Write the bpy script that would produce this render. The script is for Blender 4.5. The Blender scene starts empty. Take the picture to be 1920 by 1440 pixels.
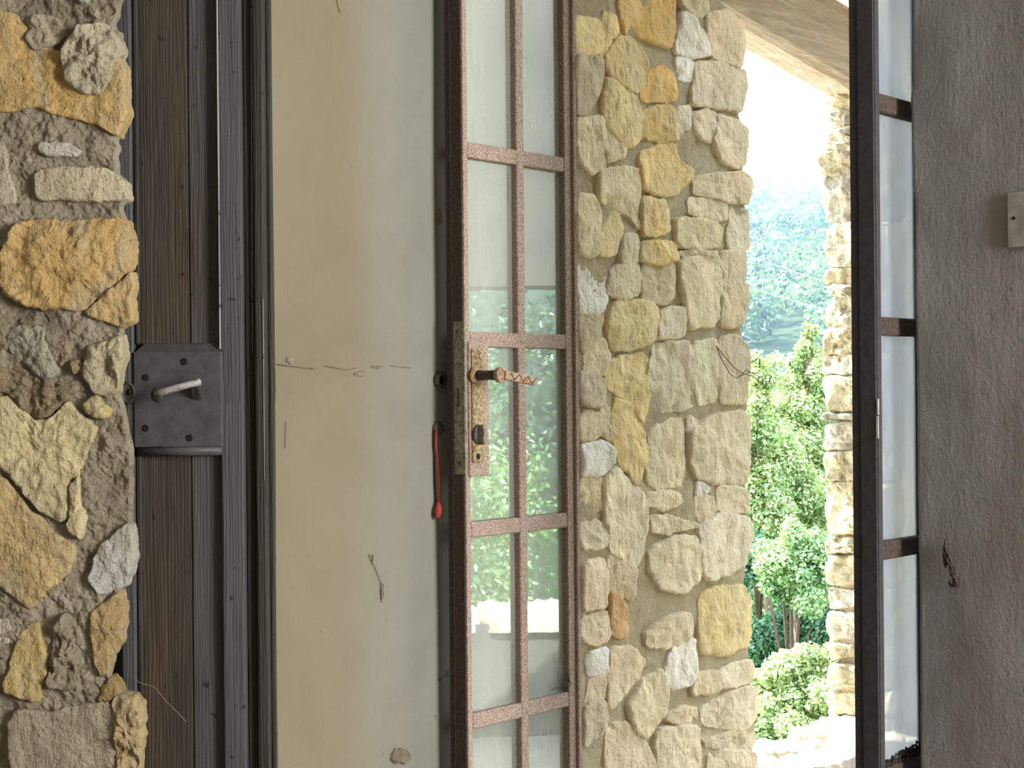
import bpy, bmesh, math, random
from mathutils import Vector, Matrix, noise
random.seed(7)
SC = bpy.context.scene
COL = SC.collection

# ------------------------------------------------------------------ camera, sky, sun, exposure
ZC = 1.4            # eye height above the porch floor
F = 3000.0          # focal length in pixels of the 1920x1440 frame
ROLL = 0.009
HOR = 15.0
cam_d = bpy.data.cameras.new('camera')
cam = bpy.data.objects.new('camera', cam_d); COL.objects.link(cam)
cam_d.sensor_width = 36.0; cam_d.lens = 36.0 * F / 1920.0
cam_d.shift_y = HOR / 1920.0
cam_d.clip_start = 0.05; cam_d.clip_end = 3000
cam.matrix_world = Matrix.Translation((0, 0, ZC)) @ Matrix.Rotation(math.pi / 2, 4, 'X') @ Matrix.Rotation(-ROLL, 4, 'Z')
SC.camera = cam

U = Vector((0.6606, 0.7507, 0)); W = Vector((0.7507, -0.6606, 0))   # house axes: outward, and along the door wall
H1 = Vector((0.1322, 3.25, 0))                                      # hinge line of the left iron leaf

world = bpy.data.worlds.new('sky'); SC.world = world; world.use_nodes = True
nt = world.node_tree; nt.nodes.clear()
o = nt.nodes.new('ShaderNodeOutputWorld'); bg = nt.nodes.new('ShaderNodeBackground')
tc = nt.nodes.new('ShaderNodeTexCoord'); sx = nt.nodes.new('ShaderNodeSeparateXYZ'); rp = nt.nodes.new('ShaderNodeValToRGB')
rp.color_ramp.elements[0].position = 0.0; rp.color_ramp.elements[0].color = (1.0, 1.0, 1.0, 1)
rp.color_ramp.elements[1].position = 1.0; rp.color_ramp.elements[1].color = (0.55, 0.74, 1.0, 1)
nt.links.new(tc.outputs['Generated'], sx.inputs[0]); nt.links.new(sx.outputs['Z'], rp.inputs[0])
nt.links.new(rp.outputs[0], bg.inputs[0]); nt.links.new(bg.outputs[0], o.inputs[0])
bg.inputs[1].default_value = 4.2

sun_d = bpy.data.lights.new('sun', 'SUN'); sun_d.energy = 16.0; sun_d.angle = 0.01; sun_d.color = (1.0, 0.97, 0.93)
sun = bpy.data.objects.new('sun', sun_d); COL.objects.link(sun)
el = math.radians(50)
sdir = (-W * math.cos(el) + U * -0.04 + Vector((0, 0, math.sin(el)))).normalized()
sun.location = sdir * 30
sun.rotation_euler = sdir.to_track_quat('Z', 'Y').to_euler()

# added area lamp filling the room through a made-up opening in the right-hand wall
fill_d = bpy.data.lights.new('added_room_fill', 'AREA'); fill_d.shape = 'RECTANGLE'; fill_d.size = 1.5; fill_d.size_y = 1.6
fill_d.energy = 148.0; fill_d.color = (1.0, 0.99, 0.97)
fill_lamp = bpy.data.objects.new('added_room_fill', fill_d); COL.objects.link(fill_lamp)
fill_lamp.location = (2.75, 0.3, 1.85); fill_lamp.rotation_euler = Vector((1, 0, 0)).to_track_quat('Z', 'Y').to_euler()

SC.view_settings.view_transform = 'Standard'; SC.view_settings.look = 'None'
SC.view_settings.gamma = 1.0; SC.view_settings.exposure = 1.15; SC.view_settings.use_curve_mapping = False
try:
    SC.cycles.use_denoising = True
    SC.cycles.max_bounces = 10; SC.cycles.diffuse_bounces = 5; SC.cycles.transparent_max_bounces = 12
    SC.cycles.sample_clamp_indirect = 8.0
    SC.cycles.caustics_reflective = False; SC.cycles.caustics_refractive = False
except Exception:
    pass

# ------------------------------------------------------------------ geometry helpers
def ray(px, py):
    du, dv = px - 960.0, py - 720.0
    return (du - ROLL * dv) / F, -((dv + ROLL * du) - HOR) / F
def onY(px, py, y):
    rx, rz = ray(px, py); return Vector((rx * y, y, ZC + rz * y))
def L(a, b, z=0.0):                       # local house coordinates (outward, along wall, up) to world
    p = H1 + U * a + W * b; return Vector((p.x, p.y, z))
def onB(px, py, b):                       # photo ray on the plane at distance b along the wall -> (a, z)
    rx, rz = ray(px, py); p = H1 + W * b
    a = (p.x - rx * p.y) / (rx * U.y - U.x); y = p.y + a * U.y
    return a, ZC + rz * y
def onA(px, py, a):
    rx, rz = ray(px, py); p = H1 + U * a
    b = (p.x - rx * p.y) / (rx * W.y - W.x); y = p.y + b * W.y
    return b, ZC + rz * y

def lin(c):
    return tuple((x / 255 / 12.92) if x / 255 <= 0.04045 else ((x / 255 + 0.055) / 1.055) ** 2.4 for x in c)

def mk(name, verts, faces, mat, parent=None, smooth=False, color=None):
    me = bpy.data.meshes.new(name); me.from_pydata([tuple(v) for v in verts], [], faces); me.update()
    if smooth: me.polygons.foreach_set('use_smooth', [True] * len(me.polygons))
    ob = bpy.data.objects.new(name, me); COL.objects.link(ob)
    if mat: me.materials.append(mat)
    if parent is not None: adopt(ob, parent)
    if color:
        lu = sum(color) / 3; ob.color = (*lin(tuple(min(255, (c * .84 + lu * .16) * 1.1) for c in color)), 1)
    return ob
def adopt(ob, parent):
    ob.parent = parent
    ob.matrix_parent_inverse = Matrix.Translation(-world_loc(parent))
def world_loc(o):
    v = Vector(o.location)
    return v
def tag(o, label=None, cat=None, group=None, kind=None):
    if label: o['label'] = label
    if cat: o['category'] = cat
    if group: o['group'] = group
    if kind: o['kind'] = kind
    return o
def empty(name, loc, label, cat, group=None):
    e = bpy.data.objects.new(name, None); COL.objects.link(e); e.location = loc; e.empty_display_size = 0.05
    return tag(e, label, cat, group)

def hexa(pts, bevel=0.0, seg=1):
    """pts: 8 world points, bottom four then top four (same order)."""
    bm = bmesh.new(); v = [bm.verts.new(p) for p in pts]
    for f in ((0, 3, 2, 1), (4, 5, 6, 7), (0, 1, 5, 4), (1, 2, 6, 5), (2, 3, 7, 6), (3, 0, 4, 7)):
        bm.faces.new([v[i] for i in f])
    bmesh.ops.recalc_face_normals(bm, faces=bm.faces)
    if bevel: bmesh.ops.bevel(bm, geom=list(bm.edges), offset=bevel, segments=seg, affect='EDGES', profile=0.5)
    return bm
def fin(name, bm, mat, parent=None, smooth=False, color=None):
    me = bpy.data.meshes.new(name); bm.to_mesh(me); bm.free()
    if smooth: me.polygons.foreach_set('use_smooth', [True] * len(me.polygons))
    ob = bpy.data.objects.new(name, me); COL.objects.link(ob)
    if mat: me.materials.append(mat)
    if parent is not None: adopt(ob, parent)
    if color: ob.color = (*lin(color), 1)
    return ob
def box(name, x0, x1, y0, y1, z0, z1, mat, parent=None, bevel=0.0, seg=1):
    p = [Vector((x, y, z)) for z in (z0, z1) for x, y in ((x0, y0), (x1, y0), (x1, y1), (x0, y1))]
    return fin(name, hexa(p, bevel, seg), mat, parent)
def lbox(name, a0, a1, b0, b1, z0, z1, mat, parent=None, bevel=0.0, seg=1):
    p = [L(a, b, z) for z in (z0, z1) for a, b in ((a0, b0), (a1, b0), (a1, b1), (a0, b1))]
    return fin(name, hexa(p, bevel, seg), mat, parent)
def pbox(name, px0, px1, py0, py1, y, depth, mat, parent=None, bevel=0.0, seg=1):
    """frontal board whose front face at distance y covers the pixel box; straight sides."""
    A = onY(px0, (py0 + py1) / 2, y); B = onY(px1, (py0 + py1) / 2, y)
    top = onY((px0 + px1) / 2, py0, y).z; bot = onY((px0 + px1) / 2, py1, y).z
    return box(name, A.x, B.x, y, y + depth, bot, top, mat, parent, bevel, seg)
def tube(name, pts, r, mat, parent=None, n=8, closed=False, flat=None, up=None):
    """swept tube; r number or list; flat=(rx, ry) gives an elliptic section."""
    pts = [Vector(p) for p in pts]; vs, fs = [], []; m = len(pts)
    ref = Vector(up) if up else None
    for i, p in enumerate(pts):
        t = (pts[min(i + 1, m - 1)] - pts[max(i - 1, 0)]).normalized()
        q = ref if ref is not None else (Vector((0, 0, 1)) if abs(t.z) < 0.9 else Vector((1, 0, 0)))
        s = t.cross(q).normalized(); q2 = s.cross(t).normalized()
        ri = r[i] if isinstance(r, (list, tuple)) else r
        fx, fy = flat if flat else (1, 1)
        for k in range(n):
            an = 2 * math.pi * k / n
            vs.append(p + s * math.cos(an) * ri * fx + q2 * math.sin(an) * ri * fy)
    for i in range(m - 1):
        for k in range(n):
            fs.append((i * n + k, i * n + (k + 1) % n, (i + 1) * n + (k + 1) % n, (i + 1) * n + k))
    fs.append(tuple(range(n - 1, -1, -1))); fs.append(tuple((m - 1) * n + k for k in range(n)))
    return mk(name, vs, fs, mat, parent, smooth=True)
def disc(name, c, axis, r, h, mat, parent=None, n=20, rings=None, sy=1.0):
    """lathe about axis through c. rings: list of (radius factor, height factor)."""
    axis = Vector(axis).normalized(); q = Vector((0, 0, 1)); s = axis.cross(q).normalized(); q = s.cross(axis)
    rings = rings or [(1, 0), (1, .7), (.85, 1), (0.001, 1)]
    vs, fs = [], []
    for rf, hf in rings:
        for k in range(n):
            an = 2 * math.pi * k / n
            vs.append(Vector(c) + axis * h * hf + s * math.cos(an) * r * rf + q * math.sin(an) * r * rf * sy)
    for i in range(len(rings) - 1):
        for k in range(n): fs.append((i * n + k, i * n + (k + 1) % n, (i + 1) * n + (k + 1) % n, (i + 1) * n + k))
    return mk(name, vs, fs, mat, parent, smooth=True)

# ------------------------------------------------------------------ material helpers
class NB:
    def __init__(s, name):
        s.m = bpy.data.materials.new(name); s.m.use_nodes = True; s.t = s.m.node_tree; s.t.nodes.clear()
        s.out = s.n('ShaderNodeOutputMaterial')
    def n(s, typ, **kw):
        x = s.t.nodes.new(typ)
        for k, v in kw.items(): setattr(x, k, v)
        return x
    def l(s, a, b): s.t.links.new(a, b)
    def coord(s, scale=(1, 1, 1), loc=(0, 0, 0)):
        c = s.n('ShaderNodeTexCoord'); m = s.n('ShaderNodeMapping')
        m.inputs['Scale'].default_value = scale; m.inputs['Location'].default_value = loc
        s.l(c.outputs['Object'], m.inputs[0]); return m.outputs[0]
    def noise(s, vec, scale, detail=4, rough=.55, dist=0.0):
        x = s.n('ShaderNodeTexNoise'); s.l(vec, x.inputs['Vector'])
        x.inputs['Scale'].default_value = scale; x.inputs['Detail'].default_value = detail
        x.inputs['Roughness'].default_value = rough; x.inputs['Distortion'].default_value = dist
        return x.outputs['Fac']
    def voro(s, vec, scale, feature='F1'):
        x = s.n('ShaderNodeTexVoronoi'); x.feature = feature; s.l(vec, x.inputs['Vector']); x.inputs['Scale'].default_value = scale
        return x.outputs['Distance']
    def ramp(s, fac, stops):
        x = s.n('ShaderNodeValToRGB'); e = x.color_ramp.elements
        while len(e) < len(stops): e.new(0.5)
        for i, (p, c) in enumerate(stops):
            e[i].position = p; e[i].color = (*c, 1) if len(c) == 3 else c
        s.l(fac, x.inputs[0]); return x.outputs[0]
    def mix(s, fac, a, b, mode='MIX'):
        x = s.n('ShaderNodeMix'); x.data_type = 'RGBA'; x.blend_type = mode
        for sock, v in ((x.inputs[0], fac), (x.inputs[6], a), (x.inputs[7], b)):
            if isinstance(v, (int, float)): sock.default_value = v
            elif isinstance(v, tuple): sock.default_value = (*v, 1) if len(v) == 3 else v
            else: s.l(v, sock)
        return x.outputs[2]
    def math(s, op, a, b=None):
        x = s.n('ShaderNodeMath'); x.operation = op
        for i, v in enumerate((a, b)):
            if v is None: continue
            if isinstance(v, (int, float)): x.inputs[i].default_value = v
            else: s.l(v, x.inputs[i])
        return x.outputs[0]
    def bump(s, h, strength, dist, normal=None):
        x = s.n('ShaderNodeBump'); x.inputs['Strength'].default_value = strength; x.inputs['Distance'].default_value = dist
        s.l(h, x.inputs['Height'])
        if normal is not None: s.l(normal, x.inputs['Normal'])
        return x.outputs[0]
    def bsdf(s, col, rough=.8, normal=None, metal=0.0, spec=0.3):
        x = s.n('ShaderNodeBsdfPrincipled')
        for sock, v in ((x.inputs['Base Color'], col), (x.inputs['Roughness'], rough), (x.inputs['Metallic'], metal)):
            if isinstance(v, (int, float)): sock.default_value = v
            elif isinstance(v, tuple): sock.default_value = (*v, 1)
            else: s.l(v, sock)
        x.inputs['Specular IOR Level'].default_value = spec
        if normal is not None: s.l(normal, x.inputs['Normal'])
        s.l(x.outputs[0], s.out.inputs[0]); return x

def g(v): return (v, v, v)
GR0, GR1 = g(0.0), g(1.0)

def stone_mat(name, bumpd=0.01, streak=True, pits=0.5, pale=(224, 208, 174), palemix=.5):
    b = NB(name); oi = b.n('ShaderNodeObjectInfo')
    v = b.coord(); vs = b.coord((1.6, 1.6, .5))
    n1 = b.noise(v, 9, 6, .6, .4); n2 = b.noise(v, 55, 6, .65); n3 = b.noise(vs, 22, 5, .6, .6)
    base = oi.outputs['Color']
    c = b.mix(b.ramp(n1, [(.32, GR0), (.68, GR1)]), b.mix(1.0, base, (.80, .79, .77), 'MULTIPLY'), b.mix(1.0, base, (1.14, 1.13, 1.12), 'MULTIPLY'))
    c = b.mix(b.ramp(n3, [(.4, GR0), (.7, g(.35))]), c, b.mix(1.0, base, (1.06, .97, .84), 'MULTIPLY'))
    n4 = b.noise(b.coord((1.3, 1.3, .6), (3, 7, 1)), 13, 4, .55, .8)
    c = b.mix(b.ramp(n4, [(.46, GR0), (.66, g(palemix))]), c, lin(pale))
    c = b.mix(b.ramp(n2, [(.30, g(.4)), (.42, GR0)]), c, b.mix(1.0, base, (.6, .57, .52), 'MULTIPLY'))
    vo = b.voro(v, 85)
    h = b.math('ADD', b.math('MULTIPLY', n2, .55), b.math('MULTIPLY', n1, 1.0))
    h = b.math('ADD', h, b.math('MULTIPLY', b.ramp(vo, [(.02, g(0)), (.25, g(1))]), .12 * pits))
    h = b.math('ADD', h, b.math('MULTIPLY', n3, .8 if streak else .3))
    nb = b.bump(h, 1.0, bumpd * 1.7); nf = b.noise(v, 230, 4, .75); nb = b.bump(nf, .7, .004, nb)
    b.bsdf(c, .92, nb, spec=.15); return b.m
M_STONE = stone_mat('porch_stone', .010)
M_PILLAR = stone_mat('pillar_stone', .018, pits=1.0, pale=(188, 178, 152), palemix=.6)

def mortar_mat(name, c0, c1, c2, bumpd=.012):
    b = NB(name); v = b.coord()
    n1 = b.noise(v, 14, 6, .65, .5); n2 = b.noise(v, 70, 6, .7); n3 = b.noise(v, 4, 3, .5)
    c = b.ramp(n1, [(.3, lin(c0)), (.5, lin(c1)), (.7, lin(c2))])
    c = b.mix(b.ramp(n3, [(.4, GR0), (.7, g(.5))]), c, lin(c0))
    c = b.mix(b.ramp(n2, [(.3, g(.35)), (.42, GR0)]), c, (.08, .066, .045))
    h = b.math('ADD', n1, b.math('MULTIPLY', n2, .8))
    nb = b.bump(h, 1.0, bumpd * 2); nb = b.bump(b.noise(v, 260, 4, .75), .8, .005, nb)
    b.bsdf(c, .95, nb, spec=.1); return b.m
M_MORTAR = mortar_mat('porch_mortar', (214, 194, 154), (226, 208, 170), (232, 217, 184), .014)
M_PMORTAR = mortar_mat('pillar_mortar', (160, 149, 126), (192, 181, 156), (210, 200, 176), .022)

def plaster_mat(name, c0, c1, c2, vstreak=.6, bumpd=.004, second=None, fine=.25):
    b = NB(name); v = b.coord(); vz = b.coord((1, 1, .18))
    n1 = b.noise(v, 1.6, 5, .6, .5); n2 = b.noise(vz, 45, 5, .65); n3 = b.noise(v, 10, 6, .65, .6)
    c = b.ramp(n1, [(.3, lin(c0)), (.5, lin(c1)), (.72, lin(c2))])
    c = b.mix(b.ramp(n3, [(.45, GR0), (.75, g(.35))]), c, lin(c0))
    if second:       # blends into a second, greyer tone along X across part of the wall
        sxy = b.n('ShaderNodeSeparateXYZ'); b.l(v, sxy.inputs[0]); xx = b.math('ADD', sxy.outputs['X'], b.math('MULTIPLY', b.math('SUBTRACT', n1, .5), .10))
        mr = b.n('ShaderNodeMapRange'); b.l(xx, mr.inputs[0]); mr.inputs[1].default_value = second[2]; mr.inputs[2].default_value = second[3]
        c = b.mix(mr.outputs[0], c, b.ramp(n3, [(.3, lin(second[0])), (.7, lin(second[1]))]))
    sp = b.noise(v, 26, 3, .5); c = b.mix(b.ramp(sp, [(.735, GR0), (.76, g(.55))]), c, (.06, .05, .04))
    h = b.math('ADD', b.math('MULTIPLY', n2, vstreak), b.math('MULTIPLY', n3, .8))
    nb = b.bump(h, .8, bumpd); nb = b.bump(b.noise(v, 150, 4, .65), fine, .0025, nb)
    b.bsdf(c, .9, nb, spec=.15); return b.m
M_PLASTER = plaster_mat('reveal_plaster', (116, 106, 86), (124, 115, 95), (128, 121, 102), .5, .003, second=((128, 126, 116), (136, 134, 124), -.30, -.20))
M_PLASTER_R = plaster_mat('grey_plaster', (124, 122, 117), (133, 131, 126), (141, 139, 135), .4, .004, fine=.55)
M_PLAIN = plaster_mat('room_plaster', (150, 146, 138), (166, 162, 152), (176, 172, 164), .4, .003)
M_HEADER = plaster_mat('shade_darkened_plaster', (80, 81, 78), (88, 89, 85), (96, 97, 92), .4, .004)  # base colour darkened in place of shade on the header and parapet
M_PORCHPL = plaster_mat('porch_plaster', (190, 180, 155), (205, 196, 172), (214, 208, 190), .4, .004)

def wood_mat(name, c_dark, c_mid, c_light, worn=None, scale=1.0, bumpd=.004, wornpos=.5):
    b = NB(name); v = b.coord((1, 1, .06)); vw = b.coord((1, 1, .25)); vo = b.coord()
    n0 = b.noise(vw, 9 * scale, 3, .5, .8)
    gr = b.noise(v, 55 * scale, 6, .62, 1.0); fine = b.noise(v, 260 * scale, 3, .6)
    wv = b.n('ShaderNodeTexWave'); wv.wave_type = 'BANDS'; wv.bands_direction = 'X'
    b.l(b.coord((1, 1, .07)), wv.inputs['Vector']); wv.inputs['Scale'].default_value = 55 * scale
    wv.inputs['Distortion'].default_value = 9; wv.inputs['Detail'].default_value = 3; wv.inputs['Detail Scale'].default_value = 1.2
    f = b.math('ADD', b.math('MULTIPLY', gr, .85), b.math('MULTIPLY', wv.outputs['Fac'], .15))
    c = b.ramp(f, [(.25, lin(c_dark)), (.5, lin(c_mid)), (.8, lin(c_light))])
    if worn:
        c2 = b.ramp(f, [(.2, lin(tuple(x * .45 for x in worn))), (.6, lin(worn)), (.9, lin(tuple(min(255, x * 1.35) for x in worn)))])
        c = b.mix(b.ramp(n0, [(wornpos - .1, GR0), (wornpos + .1, GR1)]), c, c2)
    kn = b.noise(vo, 60, 2, .5); c = b.mix(b.ramp(kn, [(.67, GR0), (.72, g(.8))]), c, (.008, .007, .006))
    h = b.math('ADD', f, b.math('MULTIPLY', fine, .3))
    nb = b.bump(h, .9, bumpd * .7)
    b.bsdf(c, .62, nb, spec=.3); return b.m
M_WPAINT = wood_mat('grey_painted_wood', (60, 60, 61), (74, 74, 75), (86, 86, 87))
M_WPANEL = wood_mat('weathered_panel_wood', (50, 49, 48), (70, 69, 68), (86, 84, 82), worn=(66, 58, 48), wornpos=.58)
M_WBROWN = wood_mat('bare_brown_wood', (42, 38, 33), (60, 53, 45), (74, 64, 54), worn=(74, 62, 48), wornpos=.55)
M_WFRAME = wood_mat('dark_frame_wood', (32, 30, 26), (46, 43, 37), (62, 57, 48), worn=(50, 45, 34), wornpos=.55)
M_WPLATE = None
M_WARRIS = wood_mat('worn_pale_edge', (120, 120, 122), (165, 165, 168), (190, 190, 190), bumpd=.001)

def rust_mat(name, c0, c1, c2, rough=.75, sc=420):
    b = NB(name); v = b.coord(); n1 = b.noise(v, sc, 3, .7); n2 = b.noise(v, 14, 5, .6, .4)
    c = b.ramp(n1, [(.36, lin(c0)), (.5, lin(c1)), (.66, lin(c2))])
    c = b.mix(b.ramp(n2, [(.4, GR0), (.7, g(.5))]), c, b.mix(1.0, c, (.86, .74, .66), 'MULTIPLY'))
    nb = b.bump(n1, .5, .0012)
    b.bsdf(c, rough, nb, spec=.35); return b.m
M_RUST = rust_mat('rusty_iron', (92, 74, 63), (146, 125, 111), (192, 174, 160))
M_RUSTD = rust_mat('dark_iron_edge', (52, 42, 36), (68, 56, 48), (84, 70, 60), sc=150)
M_BLACKI = rust_mat('black_iron', (54, 54, 55), (60, 60, 61), (66, 66, 67), sc=90)
M_STEEL = rust_mat('aged_steel', (92, 88, 74), (120, 116, 98), (150, 146, 126), .5, 120)
M_BRASS = rust_mat('aged_brass', (98, 82, 56), (142, 122, 88), (178, 158, 122), .5, 160)
M_LEVER = rust_mat('worn_bronze', (110, 88, 68), (150, 124, 100), (176, 150, 124), .45, 200)
M_DKMETAL = rust_mat('dark_metal', (50, 48, 44), (66, 62, 56), (84, 78, 70), .5, 160)
M_POLISH = rust_mat('polished_metal', (130, 128, 126), (160, 158, 156), (186, 184, 180), .35, 60)

def glass_mat(name, refl, dust, dustcol, rough=0.01, transl=0.0):
    b = NB(name); v = b.coord(); n1 = b.noise(b.coord((1, 1, .3)), 9, 4, .6, .3)
    t = b.n('ShaderNodeBsdfTransparent'); t.inputs[0].default_value = (.95, .97, .94, 1)
    gl = b.n('ShaderNodeBsdfGlossy'); gl.inputs['Roughness'].default_value = rough; gl.inputs[0].default_value = (.93, .97, .93, 1)
    nb = b.bump(b.noise(v, 4, 2, .5), .03, .006); b.l(nb, gl.inputs['Normal'])
    d = b.n('ShaderNodeBsdfDiffuse'); d.inputs[0].default_value = (*lin(dustcol), 1)
    tr = b.n('ShaderNodeBsdfTranslucent'); tr.inputs[0].default_value = (*lin(dustcol), 1)
    ad = b.n('ShaderNodeMixShader'); ad.inputs[0].default_value = transl; b.l(d.outputs[0], ad.inputs[1]); b.l(tr.outputs[0], ad.inputs[2])
    m1 = b.n('ShaderNodeMixShader'); m1.inputs[0].default_value = refl; b.l(t.outputs[0], m1.inputs[1]); b.l(gl.outputs[0], m1.inputs[2])
    m2 = b.n('ShaderNodeMixShader'); b.l(b.ramp(n1, [(.3, g(dust * .6)), (.7, g(dust * 1.3))]), m2.inputs[0])
    b.l(m1.outputs[0], m2.inputs[1]); b.l(ad.outputs[0], m2.inputs[2]); b.l(m2.outputs[0], b.out.inputs[0]); return b.m
M_GLASS = glass_mat('old_window_glass', .40, .42, (178, 182, 170))
M_GLASS2 = glass_mat('dusty_window_glass', .10, .58, (222, 230, 245), transl=.9)

def flat_mat(name, col, rough=.8, spec=.2):
    b = NB(name); n1 = b.noise(b.coord(), 40, 4, .6)
    c = b.ramp(n1, [(.3, lin(tuple(x * .82 for x in col))), (.7, lin(tuple(min(255, x * 1.08) for x in col)))])
    b.bsdf(c, rough, b.bump(n1, .3, .002), spec=spec); return b.m
M_WPLATE = flat_mat('grey_lock_rail', (74, 74, 76), .5, .3)
M_SWITCH = flat_mat('grey_plate', (150, 147, 138), .5)
M_HOLE = flat_mat('dark_hole', (30, 28, 24))
M_RED = flat_mat('red_cord', (160, 70, 60))
M_CORDBROWN = flat_mat('brown_cord', (92, 70, 54))
M_WEB = flat_mat('dusty_cobweb', (70, 62, 50))
M_WEBL = flat_mat('pale_cobweb', (150, 145, 135))
M_VINE = flat_mat('dry_vine', (128, 108, 80))
M_TWIG = flat_mat('dark_twig', (46, 46, 44))
M_TWIGL = flat_mat('pale_twig', (96, 92, 80))
M_FLOOR = mortar_mat('terrace_paving', (176, 166, 146), (200, 190, 168), (214, 206, 188), .006)
M_ROOMFLOOR = flat_mat('room_floor', (120, 104, 88))
M_SOIL = mortar_mat('hill_soil', (48, 66, 44), (60, 78, 52), (70, 86, 58), .05)
M_WIRE = flat_mat('cable', (190, 195, 200))
M_CHIP = flat_mat('plaster_chip', (96, 90, 76))
M_CRACK = flat_mat('crack_dirt', (120, 108, 86))
M_WHITE = flat_mat('white_flake', (205, 205, 200))

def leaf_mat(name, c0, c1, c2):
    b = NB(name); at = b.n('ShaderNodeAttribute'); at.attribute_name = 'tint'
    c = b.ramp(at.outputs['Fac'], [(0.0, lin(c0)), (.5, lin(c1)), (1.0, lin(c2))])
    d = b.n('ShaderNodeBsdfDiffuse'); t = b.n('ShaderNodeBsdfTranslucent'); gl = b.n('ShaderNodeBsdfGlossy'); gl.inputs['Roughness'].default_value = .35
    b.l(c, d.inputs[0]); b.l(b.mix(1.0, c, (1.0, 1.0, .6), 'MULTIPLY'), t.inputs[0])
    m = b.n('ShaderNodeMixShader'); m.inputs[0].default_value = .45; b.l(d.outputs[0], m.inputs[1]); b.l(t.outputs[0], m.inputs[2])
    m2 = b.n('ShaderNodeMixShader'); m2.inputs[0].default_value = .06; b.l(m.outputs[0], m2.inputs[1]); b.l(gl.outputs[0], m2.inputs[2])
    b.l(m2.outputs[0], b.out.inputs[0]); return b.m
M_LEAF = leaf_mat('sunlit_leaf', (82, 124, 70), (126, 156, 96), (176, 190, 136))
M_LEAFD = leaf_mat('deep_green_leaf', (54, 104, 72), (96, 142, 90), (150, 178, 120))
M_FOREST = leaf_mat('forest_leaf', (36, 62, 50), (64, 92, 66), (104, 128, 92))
M_BARK = flat_mat('bark', (96, 84, 68))

# ------------------------------------------------------------------ stone builder
def chaikin(p, k=1):
    for _ in range(k):
        q = []
        for i in range(len(p)):
            a, b = p[i], p[(i + 1) % len(p)]
            q.append((a[0] * .87 + b[0] * .13, a[1] * .87 + b[1] * .13)); q.append((a[0] * .13 + b[0] * .87, a[1] * .13 + b[1] * .87))
        p = q
    return p
def resample(p, step):
    out = []
    for i in range(len(p)):
        a, b = p[i], p[(i + 1) % len(p)]; d = math.hypot(b[0] - a[0], b[1] - a[1]); k = max(1, int(d / step + .5))
        for j in range(k): out.append((a[0] + (b[0] - a[0]) * j / k, a[1] + (b[1] - a[1]) * j / k))
    return out
def stone(poly, P, H, color, parent, mat, seed, step=.008, amp=.004, base=-.03, inset=.012, tilt=.1, name='stone', grow=0.0):
    """poly in metres on the wall plane; P(s, t, h) gives the world point at height h off the plane."""
    rnd = random.Random(seed); off = Vector((rnd.uniform(0, 50), rnd.uniform(0, 50), rnd.uniform(0, 50)))
    A = cx = cy = 0
    for i in range(len(poly)):
        a, b = poly[i], poly[(i + 1) % len(poly)]; k = a[0] * b[1] - b[0] * a[1]; A += k; cx += (a[0] + b[0]) * k; cy += (a[1] + b[1]) * k
    cx /= 3 * A; cy /= 3 * A
    ol = resample(chaikin(poly, 2), step); n = len(ol)
    pts = []
    for x, y in ol:
        j = noise.noise(Vector((x * 30, y * 30, 0)) + off) * .005 + noise.noise(Vector((x * 90, y * 90, 0)) + off) * .0035 + noise.noise(Vector((x * 220, y * 220, 3)) + off) * .0018
        dx, dy = x - cx, y - cy; d = math.hypot(dx, dy) or 1e-6
        pts.append((dx / d, dy / d, d + j + grow))
    tx, ty = rnd.uniform(-tilt, tilt), rnd.uniform(-tilt, tilt)
    rad = sum(p[2] for p in pts) / n
    k_in = max(3, min(20, int(rad / step * .7)))
    rings = [(-.002, base, 0), (0.0, .1, .5), (inset * .2, .7, .6), (inset * .6, .95, .9), (inset * 1.2, 1.0, 1)]
    vs, fs = [], []
    def hgt(x, y, hf, w):
        if hf < 0: return hf
        q = Vector((x, y, 0)) + off
        nz = noise.noise(q * 11) * amp * 1.1 + noise.noise(q * 30) * amp * .8 + noise.noise(q * 75) * amp * .5 + noise.noise(q * 150) * amp * .3 + noise.noise(q * 290) * amp * .14 - max(0, noise.noise(q * 21 + Vector((9, 9, 9))) - .25) * amp * 2.2
        tl = max(-.6 * H, min(.6 * H, tx * (x - cx) + ty * (y - cy)))
        return H * hf + (nz + tl) * w
    nr = 0
    for ins, hf, w in rings:
        for ux, uy, d in pts:
            dd = max(d - ins, d * .55); x, y = cx + ux * dd, cy + uy * dd
            vs.append(P(x, y, hgt(x, y, hf, w)))
        nr += 1
    for k in range(1, k_in + 1):
        f = 1 - k / (k_in + 1)
        for ux, uy, d in pts:
            dd = max(d - inset * 1.3, d * .55) * f; x, y = cx + ux * dd, cy + uy * dd
            vs.append(P(x, y, hgt(x, y, 1.0 + .12 * (1 - f), 1)))
        nr += 1
    vs.append(P(cx, cy, hgt(cx, cy, 1.12, 1)))
    for r in range(nr - 1):
        for i in range(n):
            j = (i + 1) % n; fs.append((r * n + i, r * n + j, (r + 1) * n + j, (r + 1) * n + i))
    c = len(vs) - 1
    for i in range(n): fs.append(((nr - 1) * n + i, (nr - 1) * n + (i + 1) % n, c))
    # make the winding face outward
    if A < 0: fs = [tuple(reversed(f)) for f in fs]
    ob = mk(name, vs, fs, mat, parent, smooth=True, color=color)
    return ob
def cr(ox, oy, k, pts): return [(ox + x / k, oy + y / k) for x, y in pts]

def interp(tab, y):
    if y <= tab[0][0]: return tab[0][1]
    for (y0, x0), (y1, x1) in zip(tab, tab[1:]):
        if y <= y1: return x0 + (x1 - x0) * (y - y0) / (y1 - y0)
    return tab[-1][1]

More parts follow.
